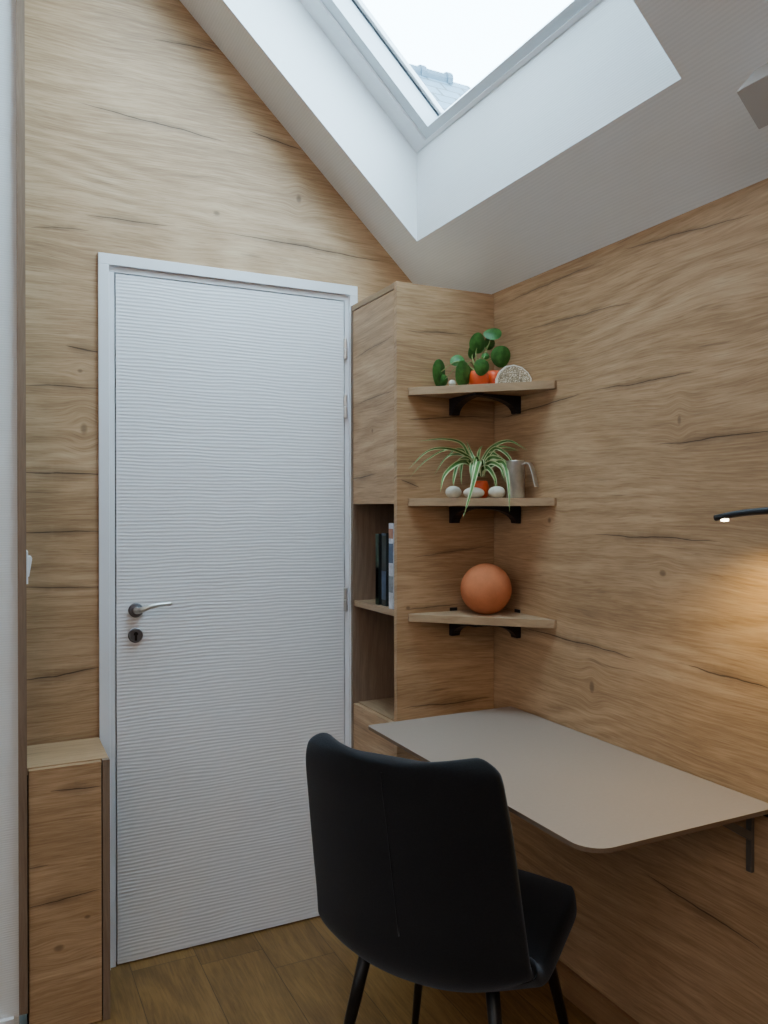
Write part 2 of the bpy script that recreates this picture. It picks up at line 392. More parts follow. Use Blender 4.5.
# skylight: frame, sash, pane; s = distance up the slope from the lower edge, y across, d = height off the frame plane
ca = 1 / math.sqrt(1 + SL * SL); sa = SL * ca
def sk(s, y, d):
    return (SX0 - s * ca + d * sa, y, rz(SX0) + s * sa + d * ca)
SLEN = (SX0 - HX) / ca
def skbox(bm, s0, s1, y0, y1, d0, d1):
    prism(bm, [sk(s0, y0, d0), sk(s1, y0, d0), sk(s1, y1, d0), sk(s0, y1, d0)], Vector(sk(0, 0, d1)) - Vector(sk(0, 0, d0)))
win = thing('window_1', 'white-framed roof window set deep in the sloped ceiling', 'window', sk(0, (SY0 + SY1) / 2, 0), kind='structure')
inv = Matrix.Translation(-Vector(win.location))
def skobj(name, bm, mat, bevel=0, parent=None):
    bmesh.ops.transform(bm, matrix=inv, verts=bm.verts[:]); return obj(name, bm, mat, parent or win, bevel=bevel)
def ring(bm, s0, s1, y0, y1, ws, wy, d0, d1, wtop=None):
    wtop = wtop or ws
    skbox(bm, s0, s0 + ws, y0, y1, d0, d1); skbox(bm, s1 - wtop, s1, y0, y1, d0, d1)
    skbox(bm, s0 + ws, s1 - wtop, y0 - wy, y0, d0, d1); skbox(bm, s0 + ws, s1 - wtop, y1, y1 + wy, d0, d1)
# lining strip, then the fixed frame a little higher, then the sash
bm = bmesh.new(); ring(bm, 0, SLEN, SY0, SY1, .012, .072, -.004, .10, .07); skobj('window_frame', bm, M['pvc'])
bm = bmesh.new(); ring(bm, .012, SLEN - .07, SY0 - .072, SY1 + .072, .026, .042, .004, .062, .04); skobj('inner_frame', bm, M['pvc2'])
def sides(bm, wy, s0, y, d0, d1):
    skbox(bm, s0, SLEN - .10, SY0 - y - wy, SY0 - y, d0, d1); skbox(bm, s0, SLEN - .10, SY1 + y, SY1 + y + wy, d0, d1)
bm = bmesh.new(); sides(bm, .0035, .03, .1135, .058, .064); skobj('gasket', bm, M['gasket'])
bm = bmesh.new(); sides(bm, .016, .03, .112, .063, .078); skbox(bm, .026, .035, SY0 - .112, SY1 + .112, .063, .078); skbox(bm, SLEN - .12, SLEN - .10, SY0 - .112, SY1 + .112, .063, .078)
sash = skobj('sash', bm, M['pvc'], .002)
bm = bmesh.new(); poly(bm, [sk(.034, SY0 - .118, .075), sk(SLEN - .11, SY0 - .118, .075), sk(SLEN - .11, SY1 + .118, .075), sk(.034, SY1 + .118, .075)]); skobj('pane', bm, M['glass'], parent=sash)

# ------------------------------------------------------------------ the door
door = thing('door_1', 'white rippled door with steel lever handle in a white frame', 'door', ((DL + DR) / 2, 0, 0), kind='structure')
def dobj(name, bm, mat, parent=None, **k):
    bmesh.ops.transform(bm, matrix=Matrix.Translation((-(DL + DR) / 2, 0, 0)), verts=bm.verts[:]); return obj(name, bm, mat, parent or door, **k)
g = .004; CX = -.348
bm = bmesh.new()
wl = (FL, FL + .030, DL - g); wr = (FR, FR - .027, DR + g); wt = (FT, FT - .032, DT + g)
def jamb(bm, i, j, y0, y1):
    box(bm, wl[i], wl[j], y0, y1, 0, wt[j]); box(bm, wr[j], min(wr[i], CX - .0006), y0, y1, 0, 2.0305);
    box(bm, wr[j], wr[i], y0, y1, 2.0305, wt[j]); box(bm, wl[i], wr[i], y0, y1, wt[j], wt[i])
jamb(bm, 0, 1, -.010, .09); jamb(bm, 1, 2, .002, .09)
dobj('door_frame', bm, M['paint'], bevel=.0012)
dobj('gap_backing', B(wl[2] - .002, wr[2] + .002, .042, .05, 0, wt[2] + .002), M['void'])  # near-black sheet behind the leaf, paints the shade in the gap round it
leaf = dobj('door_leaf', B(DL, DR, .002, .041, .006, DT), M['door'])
def hinge(z0, z1):
    bm = bmesh.new(); x = DR + .003
    for a, b in ((z0, z0 + (z1 - z0) * .49), (z0 + (z1 - z0) * .51, z1)):
        lathe(bm, [(0, a), (.0055, a), (.0065, a + .002), (.0065, b - .002), (.0055, b), (0, b)], (x, -.006, 0), 14)
    box(bm, x - .004, x + .009, -.0015, .004, z0, z1)
    dobj('hinge', bm, M['steel'], smooth=False)
for z0, z1 in ((1.853, 1.920), (1.655, 1.733), (1.010, 1.088), (.22, .298)): hinge(z0, z1)
hx, hz = -1.046, 1.052
bm = lathe(bmesh.new(), [(0, .004), (.0215, .004), (.0215, -.006), (.019, -.009), (.0115, -.010), (.0115, -.013), (0, -.013)], (hx, 0, hz), 32, 'y')
han = dobj('door_handle', bm, M['darksteel'], label='brushed steel lever handle on a dark round rose', smooth=False, bevel=0)
pts = spline([(hx, -.008, hz), (hx + .001, -.030, hz + .001), (hx + .014, -.046, hz + .006), (hx + .036, -.050, hz + .014), (hx + .065, -.050, hz + .018), (hx + .098, -.049, hz + .019)], 24)
rad = [.0105 - .0045 * min(1, i / 20) for i in range(25)]; rad[-1] = .004
dobj('lever', tube(bmesh.new(), pts, rad, 12), M['steel'], han, smooth=True)
bm = lathe(bmesh.new(), [(0, .004), (.0215, .004), (.0215, -.005), (.019, -.008), (0, -.008)], (hx - .001, 0, .977), 32, 'y')
esc = dobj('keyhole_plate', bm, M['darksteel'])
bm = lathe(bmesh.new(), [(0, -.0075), (.0062, -.0075), (.0062, -.0086), (0, -.0086)], (hx - .001, 0, .982), 16, 'y'); box(bm, hx - .0045, hx + .0025, -.0086, -.0075, .962, .98)
dobj('keyhole', bm, M['void'], esc)

# ------------------------------------------------------------------ light switch on the niche panel
sw = thing('light_switch', 'white light switch on the side panel left of the door, seen edge-on', 'switch', (NX1, -.205, 1.205))
obj('switch_plate', B(0, .0045, -.04, .04, -.042, .042), M['plastic'], sw, bevel=.001)
bm = bmesh.new(); prism(bm, [(.004, -.03, -.024), (.007, -.03, -.024), (.0145, -.03, .022), (.0125, -.03, .027), (.004, -.03, .027)], (0, .06, 0))
obj('rocker', bm, M['plastic'], sw, bevel=.0008)

# ------------------------------------------------------------------ low box cabinet in the niche
ZB = .690
lc = thing('low_cabinet', 'low oak box cabinet in the niche beside the door, with a flush push front', 'cabinet', (-1.25, 0, 0))
def lobj(name, bm, mat, **k):
    bmesh.ops.transform(bm, matrix=Matrix.Translation((1.25, 0, 0)), verts=bm.verts[:]); return obj(name, bm, mat, lc, **k)
M['oak_box2'] = M['oak_box']
def shifted(mat_args, **k): return wood(*mat_args, **k)
bx = wood('oak_box_front', 0, 2, OAK, [(c[0] + 1.25, *c[1:]) for c in CR_BOX], [(-.03, .22, .010, .007), (.04, .285, .006, .004)], seed=21.9)
lobj('cabinet_top', B(NX1 + .001, -1.153, WY + .019, -.013, ZB - .018, ZB), M['oak_top'], bevel=.0008)
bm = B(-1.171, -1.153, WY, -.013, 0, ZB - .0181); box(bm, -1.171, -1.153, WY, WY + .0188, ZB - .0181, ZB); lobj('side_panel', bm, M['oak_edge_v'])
lobj('carcass', B(NX1 + .002, -1.171, WY + .022, -.013, .002, ZB - .018), M['void'])
lobj('cabinet_door', B(NX1 + .004, -1.1745, WY - .001, WY + .0175, .003, ZB - .002), bx, bevel=.0012)

# ------------------------------------------------------------------ tall corner cabinet
CX, CY, CT = -.348, -.342, 2.030
tc = thing('tall_cabinet', 'tall oak cabinet in the corner right of the door, open compartments below a flap door', 'cabinet', (0, 0, 0))
def tob(name, bm, mat, **k): return obj(name, bm, mat, tc, **k)
tob('side_panel', B(CX, -.002, CY, CY + .018, 0, CT), M['oak_cab'], bevel=.0006)
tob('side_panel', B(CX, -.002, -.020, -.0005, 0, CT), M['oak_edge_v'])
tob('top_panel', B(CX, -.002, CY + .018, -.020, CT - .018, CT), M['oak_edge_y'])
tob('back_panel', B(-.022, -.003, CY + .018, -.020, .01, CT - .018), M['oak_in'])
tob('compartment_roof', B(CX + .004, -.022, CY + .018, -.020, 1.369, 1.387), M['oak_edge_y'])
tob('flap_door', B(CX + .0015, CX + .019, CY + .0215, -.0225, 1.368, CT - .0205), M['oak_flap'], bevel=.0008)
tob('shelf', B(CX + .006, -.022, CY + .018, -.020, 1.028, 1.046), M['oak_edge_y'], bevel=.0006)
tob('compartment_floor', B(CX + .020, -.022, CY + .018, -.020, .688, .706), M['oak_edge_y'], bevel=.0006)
tob('lower_door', B(CX + .0015, CX + .018, CY + .0215, -.0225, .02, .703), M['oak_flap'], bevel=.0008)

# books standing in the open compartment
def book(label, x0, y0, th, dp, h, tilt, cover, bands):
    t = thing('book', label, 'book', (x0, y0, 1.0465), group='books in the open compartment')
    t.rotation_euler = (tilt, 0, 0)
    bm = bmesh.new(); box(bm, 0, dp, 0, .0025, 0, h); box(bm, 0, dp, th - .0025, th, 0, h); box(bm, 0, .0025, 0.0025, th - .0025, 0, h)
    obj('cover', bm, cover, t, bevel=.0006)
    obj('pages', B(.0025, dp - .004, .0026, th - .0026, .003, h - .003), M['paperpages'], t)
    for z0, z1, m in bands: obj('spine_band', B(-.0006, .0002, .001, th - .001, z0, z1), m, t)
M['paperpages'] = plain('book_pages', '#cfc8b6', .9)
bk = {k: plain('book_' + k, v, .5, noise=.25, nscale=40) for k, v in dict(dark='#131c1c', green='#213a26', blue='#3f4f68', white='#c3c8d2', grey='#7a8088', rust='#9a6a50').items()}
book('dark green book at the left end of the short row', -.325, -.172, .024, .17, .226, 0, bk['dark'], [(.0, .226, bk['green']), (.02, .12, bk['dark'])])
book('dark blue-grey book in the middle of the short row', -.322, -.218, .032, .18, .229, 0, bk['dark'], [(.222, .2285, bk['blue']), (.02, .11, bk['blue'])])
book('tall pale book against the cabinet side panel', -.335, -.292, .030, .19, .262, 0, bk['white'], [(.05, .10, bk['grey']), (.14, .20, bk['blue']), (.215, .245, bk['rust'])])

# ------------------------------------------------------------------ corner shelves
def corner_shelf(z, label):
    t = thing('corner_shelf', label, 'shelf', (0, CY, z), group='triangular corner shelves')
    bm = bmesh.new(); prism(bm, [(-.311, -.0005, -.023), (-.311, -.008, -.023), (-.008, -.311, -.023), (-.0005, -.311, -.023), (-.0005, -.0005, -.023)], (0, 0, .023))
    obj('board', bm, M['oak_shelf'], t, bevel=.0008)
    prof = [(0, 0), (0, -.052), (.016, -.052)] + [(.016 + .115 * (1 - math.cos(a)), -.052 + .044 * math.sin(a)) for a in [PI / 2 * k / 8 for k in range(1, 9)]] + [(.15, -.007), (.15, 0)]
    W = .030
    bm = bmesh.new(); prism(bm, [(-.153 - W / 2, -.0005 - d, -.0235 + h) for d, h in prof], (W, 0, 0)); box(bm, -.153 - .013, -.153 + .013, -.006, -.0006, .0005, .0105)
    obj('bracket', bm, M['black'], t, bevel=.002)
    bm = bmesh.new(); prism(bm, [(-.0005 - d, -.128 - W / 2, -.0235 + h) for d, h in prof], (0, W, 0)); box(bm, -.006, -.0006, -.128 - .013, -.128 + .013, .0005, .0105)
    obj('bracket', bm, M['black'], t, bevel=.002)
corner_shelf(1.715, 'topmost triangular oak corner shelf, holding the round-leaved plant')
corner_shelf(1.384, 'middle triangular oak corner shelf, holding the spider plant and steel jug')
corner_shelf(1.038, 'lowest triangular oak corner shelf, holding the terracotta sphere')
S1, S2, S3 = 1.7155, 1.3845, 1.0385

# ------------------------------------------------------------------ things on the shelves
R = .0765
sp = thing('terracotta_sphere', 'smooth terracotta-orange ball resting on the lowest corner shelf', 'ball', (-.100, -.445, S3))
bm = lathe(bmesh.new(), [(.02 if i == 0 else (0 if i == 32 else R * math.sin(PI * (.085 + .915 * i / 32))), R * .965 - R * math.cos(PI * (.085 + .915 * i / 32))) for i in range(33)], n=48)
obj('ball', bm, M['terracotta'], sp, smooth=True)

def pot(parent, r, h, mat, name='pot'):
    prof = [(0, 0), (r * .62, 0), (r * .86, h * .14), (r, h * .45), (r * .97, h * .75), (r * .80, h), (r * .70, h), (r * .70, h * .86), (0, h * .86)]
    return obj(name, lathe(bmesh.new(), prof, n=32), mat, parent, smooth=True)

CAM = Vector((-1.4464, -2.4729, 1.3575))
def disc_leaf(bm, uv, c, rx, ry, roll):
    """round peltate leaf, turned until it shows the given half widths from the room side"""
    c = Vector(c); n = (CAM - c).normalized(); right = Vector((0, 0, 1)).cross(n).normalized(); up = n.cross(right)
    r = max(rx, ry)
    if rx < ry: n2 = Matrix.Rotation(math.acos(rx / ry) * .95, 3, up) @ n; right = Matrix.Rotation(math.acos(rx / ry) * .95, 3, up) @ right
    else: a = -math.acos(ry / rx) * .95; n2 = Matrix.Rotation(a, 3, right) @ n; up = Matrix.Rotation(a, 3, right) @ up
    K = 22; ctr = bm.verts.new(c + n2 * .0035); prev = None; rings = []
    for j, q in enumerate((.35, .75, 1.0)):
        rings.append([bm.verts.new(c + r * q * (1 + .04 * math.sin(3 * 2 * PI * k / K + roll)) * (math.cos(2*PI*k/K) * right + math.sin(2*PI*k/K) * up) + n2 * (.003 - .006 * q * q)) for k in range(K)])
    for k in range(K):
        bm.faces.new((ctr, rings[0][k], rings[0][(k+1) % K]))
        for a, b in zip(rings, rings[1:]): bm.faces.new((a[k], b[k], b[(k+1) % K], a[(k+1) % K]))
    return c, n2

pl = thing('pilea_plant', 'small plant with round green leaves in an orange pot on the topmost shelf', 'plant', (0, 0, 0))
pp = (-.128, -.448, S1)
o = pot(pl, .031, .046, M['orange']); o.location = pp
s_ = obj('soil', lathe(bmesh.new(), [(0, .038), (.021, .038), (.021, .0405), (0, .0415)], n=20), M['soil'], o)
LV = [((-.231, -.395, 1.758), .0167, .0421), ((-.213, -.39, 1.738), .0125, .0187), ((-.184, -.455, 1.750), .0221, .038), ((-.179, -.41, 1.798), .0224, .0162),
      ((-.112, -.42, 1.852), .0233, .0314), ((-.059, -.42, 1.888), .0279, .0165), ((-.049, -.45, 1.813), .0289, .0327), ((-.141, -.485, 1.768), .0221, .0246),
      ((-.055, -.40, 1.861), .0154, .0205), ((-.118, -.40, 1.827), .0114, .0202), ((-.092, -.43, 1.815), .012, .010)]
bm = bmesh.new(); bs = bmesh.new()
for i, (c, rx, ry) in enumerate(LV):
    c, nn = disc_leaf(bm, None, c, rx, ry, i)
    base = Vector((pp[0], pp[1], S1 + .04)); midp = (base + c) / 2 + Vector((0, 0, .012)) - nn * .012
    if c.z < S1 + .06: midp = (base + c) / 2 + Vector((0, 0, .035)) - nn * .004
    tube(bs, spline([base, midp, c - nn * .001], 10), [.0016] * 7 + [.0012] * 4, 6)
obj('foliage', bm, M['pilea'], pl, smooth=True); obj('stems', bs, M['stem'], pl, smooth=True)
o2 = thing('orange_pot', 'small round orange pot between the round-leaved plant and the speckled stone', 'pot', (-.074, -.452, S1)); pot(o2, .023, .050, M['orange'])

def pebble(name, label, loc, r, rot, group=None):
    bm = bmesh.new(); bmesh.ops.create_uvsphere(bm, u_segments=24, v_segments=14, radius=1)
    for v in bm.verts:
        k = 1 + .08 * math.sin(2.1 * v.co.x + loc[0] * 40) + .06 * math.cos(2.7 * v.co.y + loc[1] * 30)
        v.co = Vector((v.co.x * r[0] * k, v.co.y * r[1] * k, v.co.z * r[2]))
    zmin = min(v.co.z for v in bm.verts)
    for v in bm.verts: v.co.z = max(v.co.z, zmin * .93) - zmin * .93
    o = obj(name, bm, M['pebble'], smooth=True); o.location = loc; o.rotation_euler = (0, 0, rot); tag(o, label, 'stone', group)
pebble('pebble', 'small cream pebble under the plant leaves on the topmost shelf', (-.200, -.415, S1), (.0115, .010, .011), .3)
pebble('pebble', 'white pebble at the left end of the three before the spider plant', (-.192, -.408, S2), (.0270, .019, .0190), .2, 'white pebbles round the spider plant')
pebble('pebble', 'white pebble in the middle, left of the orange pot under the spider plant', (-.156, -.462, S2), (.0310, .020, .0165), -.4, 'white pebbles round the spider plant')
pebble('pebble', 'white pebble on the right, between the spider plant and the steel jug', (-.098, -.502, S2), (.0275, .018, .0180), -.3, 'white pebbles round the spider plant')

# cut stone: half disc with a speckled face and pale rim, leaning by the wall
st = thing('cut_stone', 'cream speckled cut stone with a pale rim on the topmost shelf by the wall', 'stone', (-.051, -.512, S1), rotz=-.46)
outl = [(-.050, 0), (-.049, .022), (-.040, .043), (-.022, .058), (.004, .063), (.028, .056), (.047, .040), (.057, .022), (.056, .012), (.046, .006), (.02, 0)]
bm = bmesh.new(); prism(bm, [(x, 0, z) for x, z in outl], (0, .020, 0)); obj('stone_body', bm, M['stonerim'], st, bevel=.003)
bm = bmesh.new(); prism(bm, [(x * .90 + .0005, -.0015, z * .90 + .002) for x, z in outl], (0, .004, 0)); obj('cut_face', bm, M['speckle'], st, label='speckled cut face')

# spider plant
spd = thing('spider_plant', 'spider plant with arching striped leaves in a small orange pot on the middle shelf', 'plant', (0, 0, 0))
o = pot(spd, .026, .052, M['orange']); o.location = (-.112, -.432, S2)
SPIDER = [
  [(-0.132, -0.43, 1.46), (-0.152, -0.43, 1.512), (-0.181, -0.43, 1.55), (-0.251, -0.44, 1.557), (-0.34, -0.45, 1.546)],
  [(-0.125, -0.43, 1.46), (-0.145, -0.43, 1.503), (-0.222, -0.45, 1.527), (-0.31, -0.47, 1.52), (-0.383, -0.48, 1.465)],
  [(-0.125, -0.43, 1.46), (-0.137, -0.43, 1.494), (-0.167, -0.42, 1.515), (-0.215, -0.41, 1.508), (-0.258, -0.41, 1.454)],
  [(-0.125, -0.43, 1.46), (-0.152, -0.43, 1.491), (-0.213, -0.47, 1.487), (-0.276, -0.5, 1.451), (-0.297, -0.51, 1.401)],
  [(-0.125, -0.43, 1.46), (-0.145, -0.42, 1.492), (-0.155, -0.405, 1.500), (-0.157, -0.395, 1.470), (-0.156, -0.395, 1.425)],
  [(-0.118, -0.435, 1.45), (-0.125, -0.44, 1.475), (-0.149, -0.48, 1.491), (-0.224, -0.56, 1.409), (-0.264, -0.58, 1.329)],
  [(-0.112, -0.435, 1.45), (-0.114, -0.44, 1.469), (-0.111, -0.47, 1.475), (-0.099, -0.49, 1.443), (-0.099, -0.5, 1.399)],
  [(-0.112, -0.43, 1.45), (-0.111, -0.43, 1.476), (-0.082, -0.44, 1.533), (-0.036, -0.47, 1.557), (-0.012, -0.53, 1.526)],
  [(-0.105, -0.435, 1.45), (-0.11, -0.44, 1.469), (-0.067, -0.46, 1.494), (-0.043, -0.49, 1.456), (-0.034, -0.5, 1.391)],
  [(-0.110, -0.435, 1.45), (-0.106, -0.44, 1.469), (-0.073, -0.49, 1.492), (-0.093, -0.55, 1.429), (-0.103, -0.57, 1.345)],
  [(-0.125, -0.43, 1.46), (-0.133, -0.43, 1.5), (-0.134, -0.42, 1.516), (-0.139, -0.41, 1.539), (-0.141, -0.4, 1.561)],
  [(-0.125, -0.43, 1.46), (-0.144, -0.43, 1.5), (-0.211, -0.42, 1.53), (-0.277, -0.4, 1.498), (-0.331, -0.39, 1.445)],
  [(-0.125, -0.43, 1.46), (-0.136, -0.44, 1.481), (-0.166, -0.47, 1.485), (-0.182, -0.49, 1.459), (-0.185, -0.5, 1.429)],
  [(-0.112, -0.43, 1.46), (-0.111, -0.43, 1.482), (-0.08, -0.42, 1.522), (-0.045, -0.44, 1.531), (-0.012, -0.49, 1.528)],
  [(-0.105, -0.43, 1.45), (-0.093, -0.42, 1.477), (-0.060, -0.42, 1.517), (-0.030, -0.44, 1.493), (-0.022, -0.45, 1.422)],
  [(-0.108, -0.43, 1.45), (-0.103, -0.43, 1.479), (-0.083, -0.45, 1.519), (-0.067, -0.47, 1.494), (-0.066, -0.48, 1.437)],
  [(-0.108, -0.43, 1.45), (-0.098, -0.44, 1.50), (-0.075, -0.46, 1.535), (-0.050, -0.50, 1.50), (-0.048, -0.53, 1.43)],
  [(-0.122, -0.43, 1.45), (-0.160, -0.44, 1.50), (-0.200, -0.45, 1.49), (-0.222, -0.46, 1.44), (-0.225, -0.465, 1.42)],
  [(-0.118, -0.43, 1.45), (-0.135, -0.45, 1.50), (-0.155, -0.47, 1.495), (-0.170, -0.48, 1.455)],
  [(-0.112, -0.43, 1.45), (-0.118, -0.46, 1.495), (-0.140, -0.50, 1.480), (-0.150, -0.515, 1.44)],
  [(-0.105, -0.43, 1.45), (-0.090, -0.45, 1.505), (-0.062, -0.49, 1.49), (-0.060, -0.51, 1.44)],
  [(-0.110, -0.43, 1.45), (-0.100, -0.46, 1.49), (-0.085, -0.50, 1.475), (-0.083, -0.52, 1.43)],
  [(-0.115, -0.43, 1.45), (-0.118, -0.43, 1.50), (-0.110, -0.425, 1.53), (-0.095, -0.42, 1.545)],
  [(-0.122, -0.43, 1.45), (-0.150, -0.425, 1.515), (-0.190, -0.42, 1.530), (-0.235, -0.415, 1.49)],
  [(-0.108, -0.43, 1.45), (-0.088, -0.435, 1.51), (-0.055, -0.45, 1.54), (-0.025, -0.50, 1.53)],
]
bm = bmesh.new(); uvl = bm.loops.layers.uv.new('UVMap')
wid_ = [.0055, .0055, .0055, .009, .008, .0105, .009, .008, .010, .009, .005, .0035, .008, .0055, .007, .008, .007, .0075, .008, .009, .008, .0075, .006, .005, .006]
for pts, hw in zip(SPIDER, wid_):
    P = spline(pts, 22); prev = None; rows = []
    for i, p in enumerate(P):
        t = (P[min(i+1, 22)] - P[max(i-1, 0)]).normalized(); view = (CAM - p).normalized()
        side = t.cross(view); side = side.normalized() if side.length > .05 else Vector((1, 0, 0))
        if prev is not None: side = (side * .5 + prev * .5).normalized() if side.dot(prev) > 0 else prev
        prev = side; q = i / 22; w = hw * min(1, .55 + 1.6 * q) * max(.04, (1 - q ** 2.6)); nr = side.cross(t)
        rows.append((bm.verts.new(p + side * w + nr * w * .35), bm.verts.new(p), bm.verts.new(p - side * w + nr * w * .35)))
    for a, b in zip(rows, rows[1:]):
        for k in (0, 1):
            f = bm.faces.new((a[k], a[k+1], b[k+1], b[k]))
            for lp, u in zip(f.loops, (k * .5, k * .5 + .5, k * .5 + .5, k * .5)): lp[uvl].uv = (u, 0)
obj('foliage', bm, M['spider'], spd, smooth=True)

# steel jug
jg = thing('steel_jug', 'brushed steel jug with a strap handle on the middle shelf by the wall', 'jug', (-.052, -.528, S2), rotz=math.atan2(-.88, .47))
r = .0265
obj('jug_body', lathe(bmesh.new(), [(0, 0), (r * .96, 0), (r, .002), (r, .106), (r * 1.04, .109), (r * .97, .109), (r * .95, .104), (r * .95, .006), (0, .006)], n=40), M['steel'], jg, smooth=False, bevel=0)
path = spline([(r - .002, 0, .098), (r + .012, 0, .102), (r + .022, 0, .096), (r + .032, 0, .068), (r + .040, 0, .032)], 16)
bm = bmesh.new(); rows = []
for i, p in enumerate(path):
    t = (path[min(i+1, 16)] - path[max(i-1, 0)]).normalized(); nr = Vector((-t.z, 0, t.x))
    rows.append([bm.verts.new(p + Vector((0, s * .012, 0)) + nr * d) for s, d in ((-1, -.0012), (1, -.0012), (1, .0012), (-1, .0012))])
for a, b in zip(rows, rows[1:]):
    for k in range(4): bm.faces.new((a[k], a[(k+1) % 4], b[(k+1) % 4], b[k]))
bm.faces.new(rows[0]); bm.faces.new(rows[-1])
obj('handle', bm, M['steel'], jg)
for o in jg.children:
    if o.name.startswith('jug_body'):
        for p in o.data.polygons: p.use_smooth = len(p.vertices) == 4 and abs(p.normal.z) < .5

# ------------------------------------------------------------------ desk
ZD = .750; DY0, DY1, DW = -.446, -1.370, .4956
dk = thing('wall_desk', 'fold-down desk with a taupe top and rounded front corners fixed to the right wall', 'desk', (0, (DY0 + DY1) / 2, ZD))
def rounded(x0, y0, y1, r, z):
    pts = [(-.009, y0, z)]
    for cx_, cy_, a0, rr in ((x0 + .012, y0 - .012, PI / 2, .012), (x0 + r, y1 + r, PI, r)):
        for k in range(9):
            a = a0 + PI / 2 * k / 8; pts.append((cx_ + rr * math.cos(a), cy_ + rr * math.sin(a), z))
    pts.append((-.009, y1, z)); return pts
yc = (DY0 + DY1) / 2
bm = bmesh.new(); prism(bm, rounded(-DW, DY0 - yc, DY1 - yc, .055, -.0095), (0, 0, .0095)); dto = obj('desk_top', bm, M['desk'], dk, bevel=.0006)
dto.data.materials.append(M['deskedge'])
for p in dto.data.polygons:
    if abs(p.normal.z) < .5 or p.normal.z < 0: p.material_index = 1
obj('rear_gap_strip', B(-.0088, -.0005, DY1 - yc + .01, DY0 - yc - .01, -.03, -.004), M['black'], dk)  # black strip added to paint the shaded gap between desk top and wall
def fold_bracket(y):
    bm = bmesh.new(); y -= yc
    box(bm, -.010, -.0005, y - .007, y + .007, -.16, -.031); box(bm, -.34, -.010, y - .007, y + .007, -.030, -.010)
    prism(bm, [(-.006, y - .006, -.075), (-.006, y - .006, -.095), (-.12, y - .006, -.030), (-.09, y - .006, -.030)], (0, .012, 0))
    obj('bracket', bm, M['bracket'], dk, bevel=.001)
fold_bracket(-1.300); fold_bracket(-.58)

# ------------------------------------------------------------------ chair
ch = thing('desk_chair', 'black upholstered shell chair on splayed black metal legs, drawn up to the desk', 'chair', (-.507, -.938, 0), rotz=math.radians(-56))
PR = [(.235, .425), (.222, .456), (.14, .470), (.04, .458), (-.08, .424), (-.17, .410), (-.226, .450), (-.250, .55), (-.273, .66), (-.293, .76), (-.310, .835), (-.314, .885)]
prof = spline([(0, a, b) for a, b in PR], 44)
NS = 24; bm = bmesh.new(); grid = []
def half_width(t):
    pts = [(0, .235), (.22, .255), (.38, .252), (.50, .242), (.62, .233), (.80, .222), (1, .208)]
    for (a, wa), (b, wb) in zip(pts, pts[1:]):
        if a <= t <= b: w = wa + (wb - wa) * (t - a) / (b - a)
    e = 1.0
    if t > .86: e = (1 - ((t - .86) / .14) ** 4) ** (1 / 4) if t < 1 else 0
    if t < .30: e = (1 - ((.30 - t) / .30) ** 2.2) ** (1 / 2.2) if t > 0 else 0
    return w * (.78 + .22 * e) if t > .5 else w * (.32 + .68 * e)
for i, p in enumerate(prof):
    t = i / 44; bl = min(1, max(0, (t - .38) / .22)); bl = bl * bl * (3 - 2 * bl); row = []
    for j in range(NS + 1):
        s = -1 + 2 * j / NS; s = math.copysign(abs(s) ** .9, s); a = abs(s) ** 2.3
        dz = (1 - bl) * .030 * a * min(1, t / .34) + .05 * a * math.sin(PI * bl) ; dy = bl * (.070 - .012 * t) * a - .065 * a * max(0, 1 - t / .34)
        if t > .9: dz += .005 * a * (t - .9) / .1
        row.append(bm.verts.new((s * half_width(t), p.y + dy, p.z + dz)))
    grid.append(row)
for a, b in zip(grid, grid[1:]):
    for k in range(NS): bm.faces.new((a[k], a[k+1], b[k+1], b[k]))
sh = obj('seat_shell', bm, M['fabric'], ch, smooth=True)
m = sh.modifiers.new('solid', 'SOLIDIFY'); m.thickness = .042; m.offset = 0
m = sh.modifiers.new('sub', 'SUBSURF'); m.levels = m.render_levels = 2
# seam down the middle of the back
bm = bmesh.new(); tube(bm, [(0, p.y - .0215, p.z) if k < 1 else (0, p.y - .0215, p.z) for k, p in enumerate(prof[27:43])], .0016, 6); obj('seam', bm, M['fabric'], ch, smooth=True)
bm = bmesh.new(); box(bm, -.15, .15, -.15, -.12, .395, .425); box(bm, -.15, .15, .12, .15, .395, .425); box(bm, -.015, .015, -.14, .14, .40, .42)
obj('under_frame', bm, M['blackleg'], ch, bevel=.003)
for sx in (-1, 1):
    for sy in (-1, 1):
        bm = tube(bmesh.new(), [(sx * .142, sy * .142, .418), (sx * .163, sy * .163, .30), (sx * .216, sy * .216, .006)], [.0145, .0135, .009], 16)
        lg = obj('leg', bm, M['blackleg'], ch, smooth=True)
        obj('foot_cap', lathe(bmesh.new(), [(0, 0), (.010, 0), (.0105, .004), (.0095, .012), (0, .012)], (sx * .2165, sy * .2165, .0002), 14), M['black'], lg)

# ------------------------------------------------------------------ lamp reaching in from the right
lm = thing('wall_lamp', 'slim black arm lamp with lit warm LED reaching in from the right', 'lamp', (0, -1.72, 1.335))
pts = spline([(-.020, 0, .02), (-.07, .10, .022), (-.115, .235, .018), (-.138, .32, .012), (-.150, .383, .001)], 20)
bm = bmesh.new(); rows = []
for i, p in enumerate(pts):
    t = (pts[min(i+1, 20)] - pts[max(i-1, 0)]).normalized(); sd = t.cross(Vector((0, 0, 1))).normalized(); up = sd.cross(t)
    hw = .011; hh = .0080 - .0018 * i / 20
    rows.append([bm.verts.new(p + sd * hw * math.cos(a) * (1 if i < 20 else .8) + up * hh * math.copysign(abs(math.sin(a)) ** .6, math.sin(a))) for a in [2 * PI * k / 14 for k in range(14)]])
for a, b in zip(rows, rows[1:]):
    for k in range(14): bm.faces.new((a[k], a[(k+1) % 14], b[(k+1) % 14], b[k]))
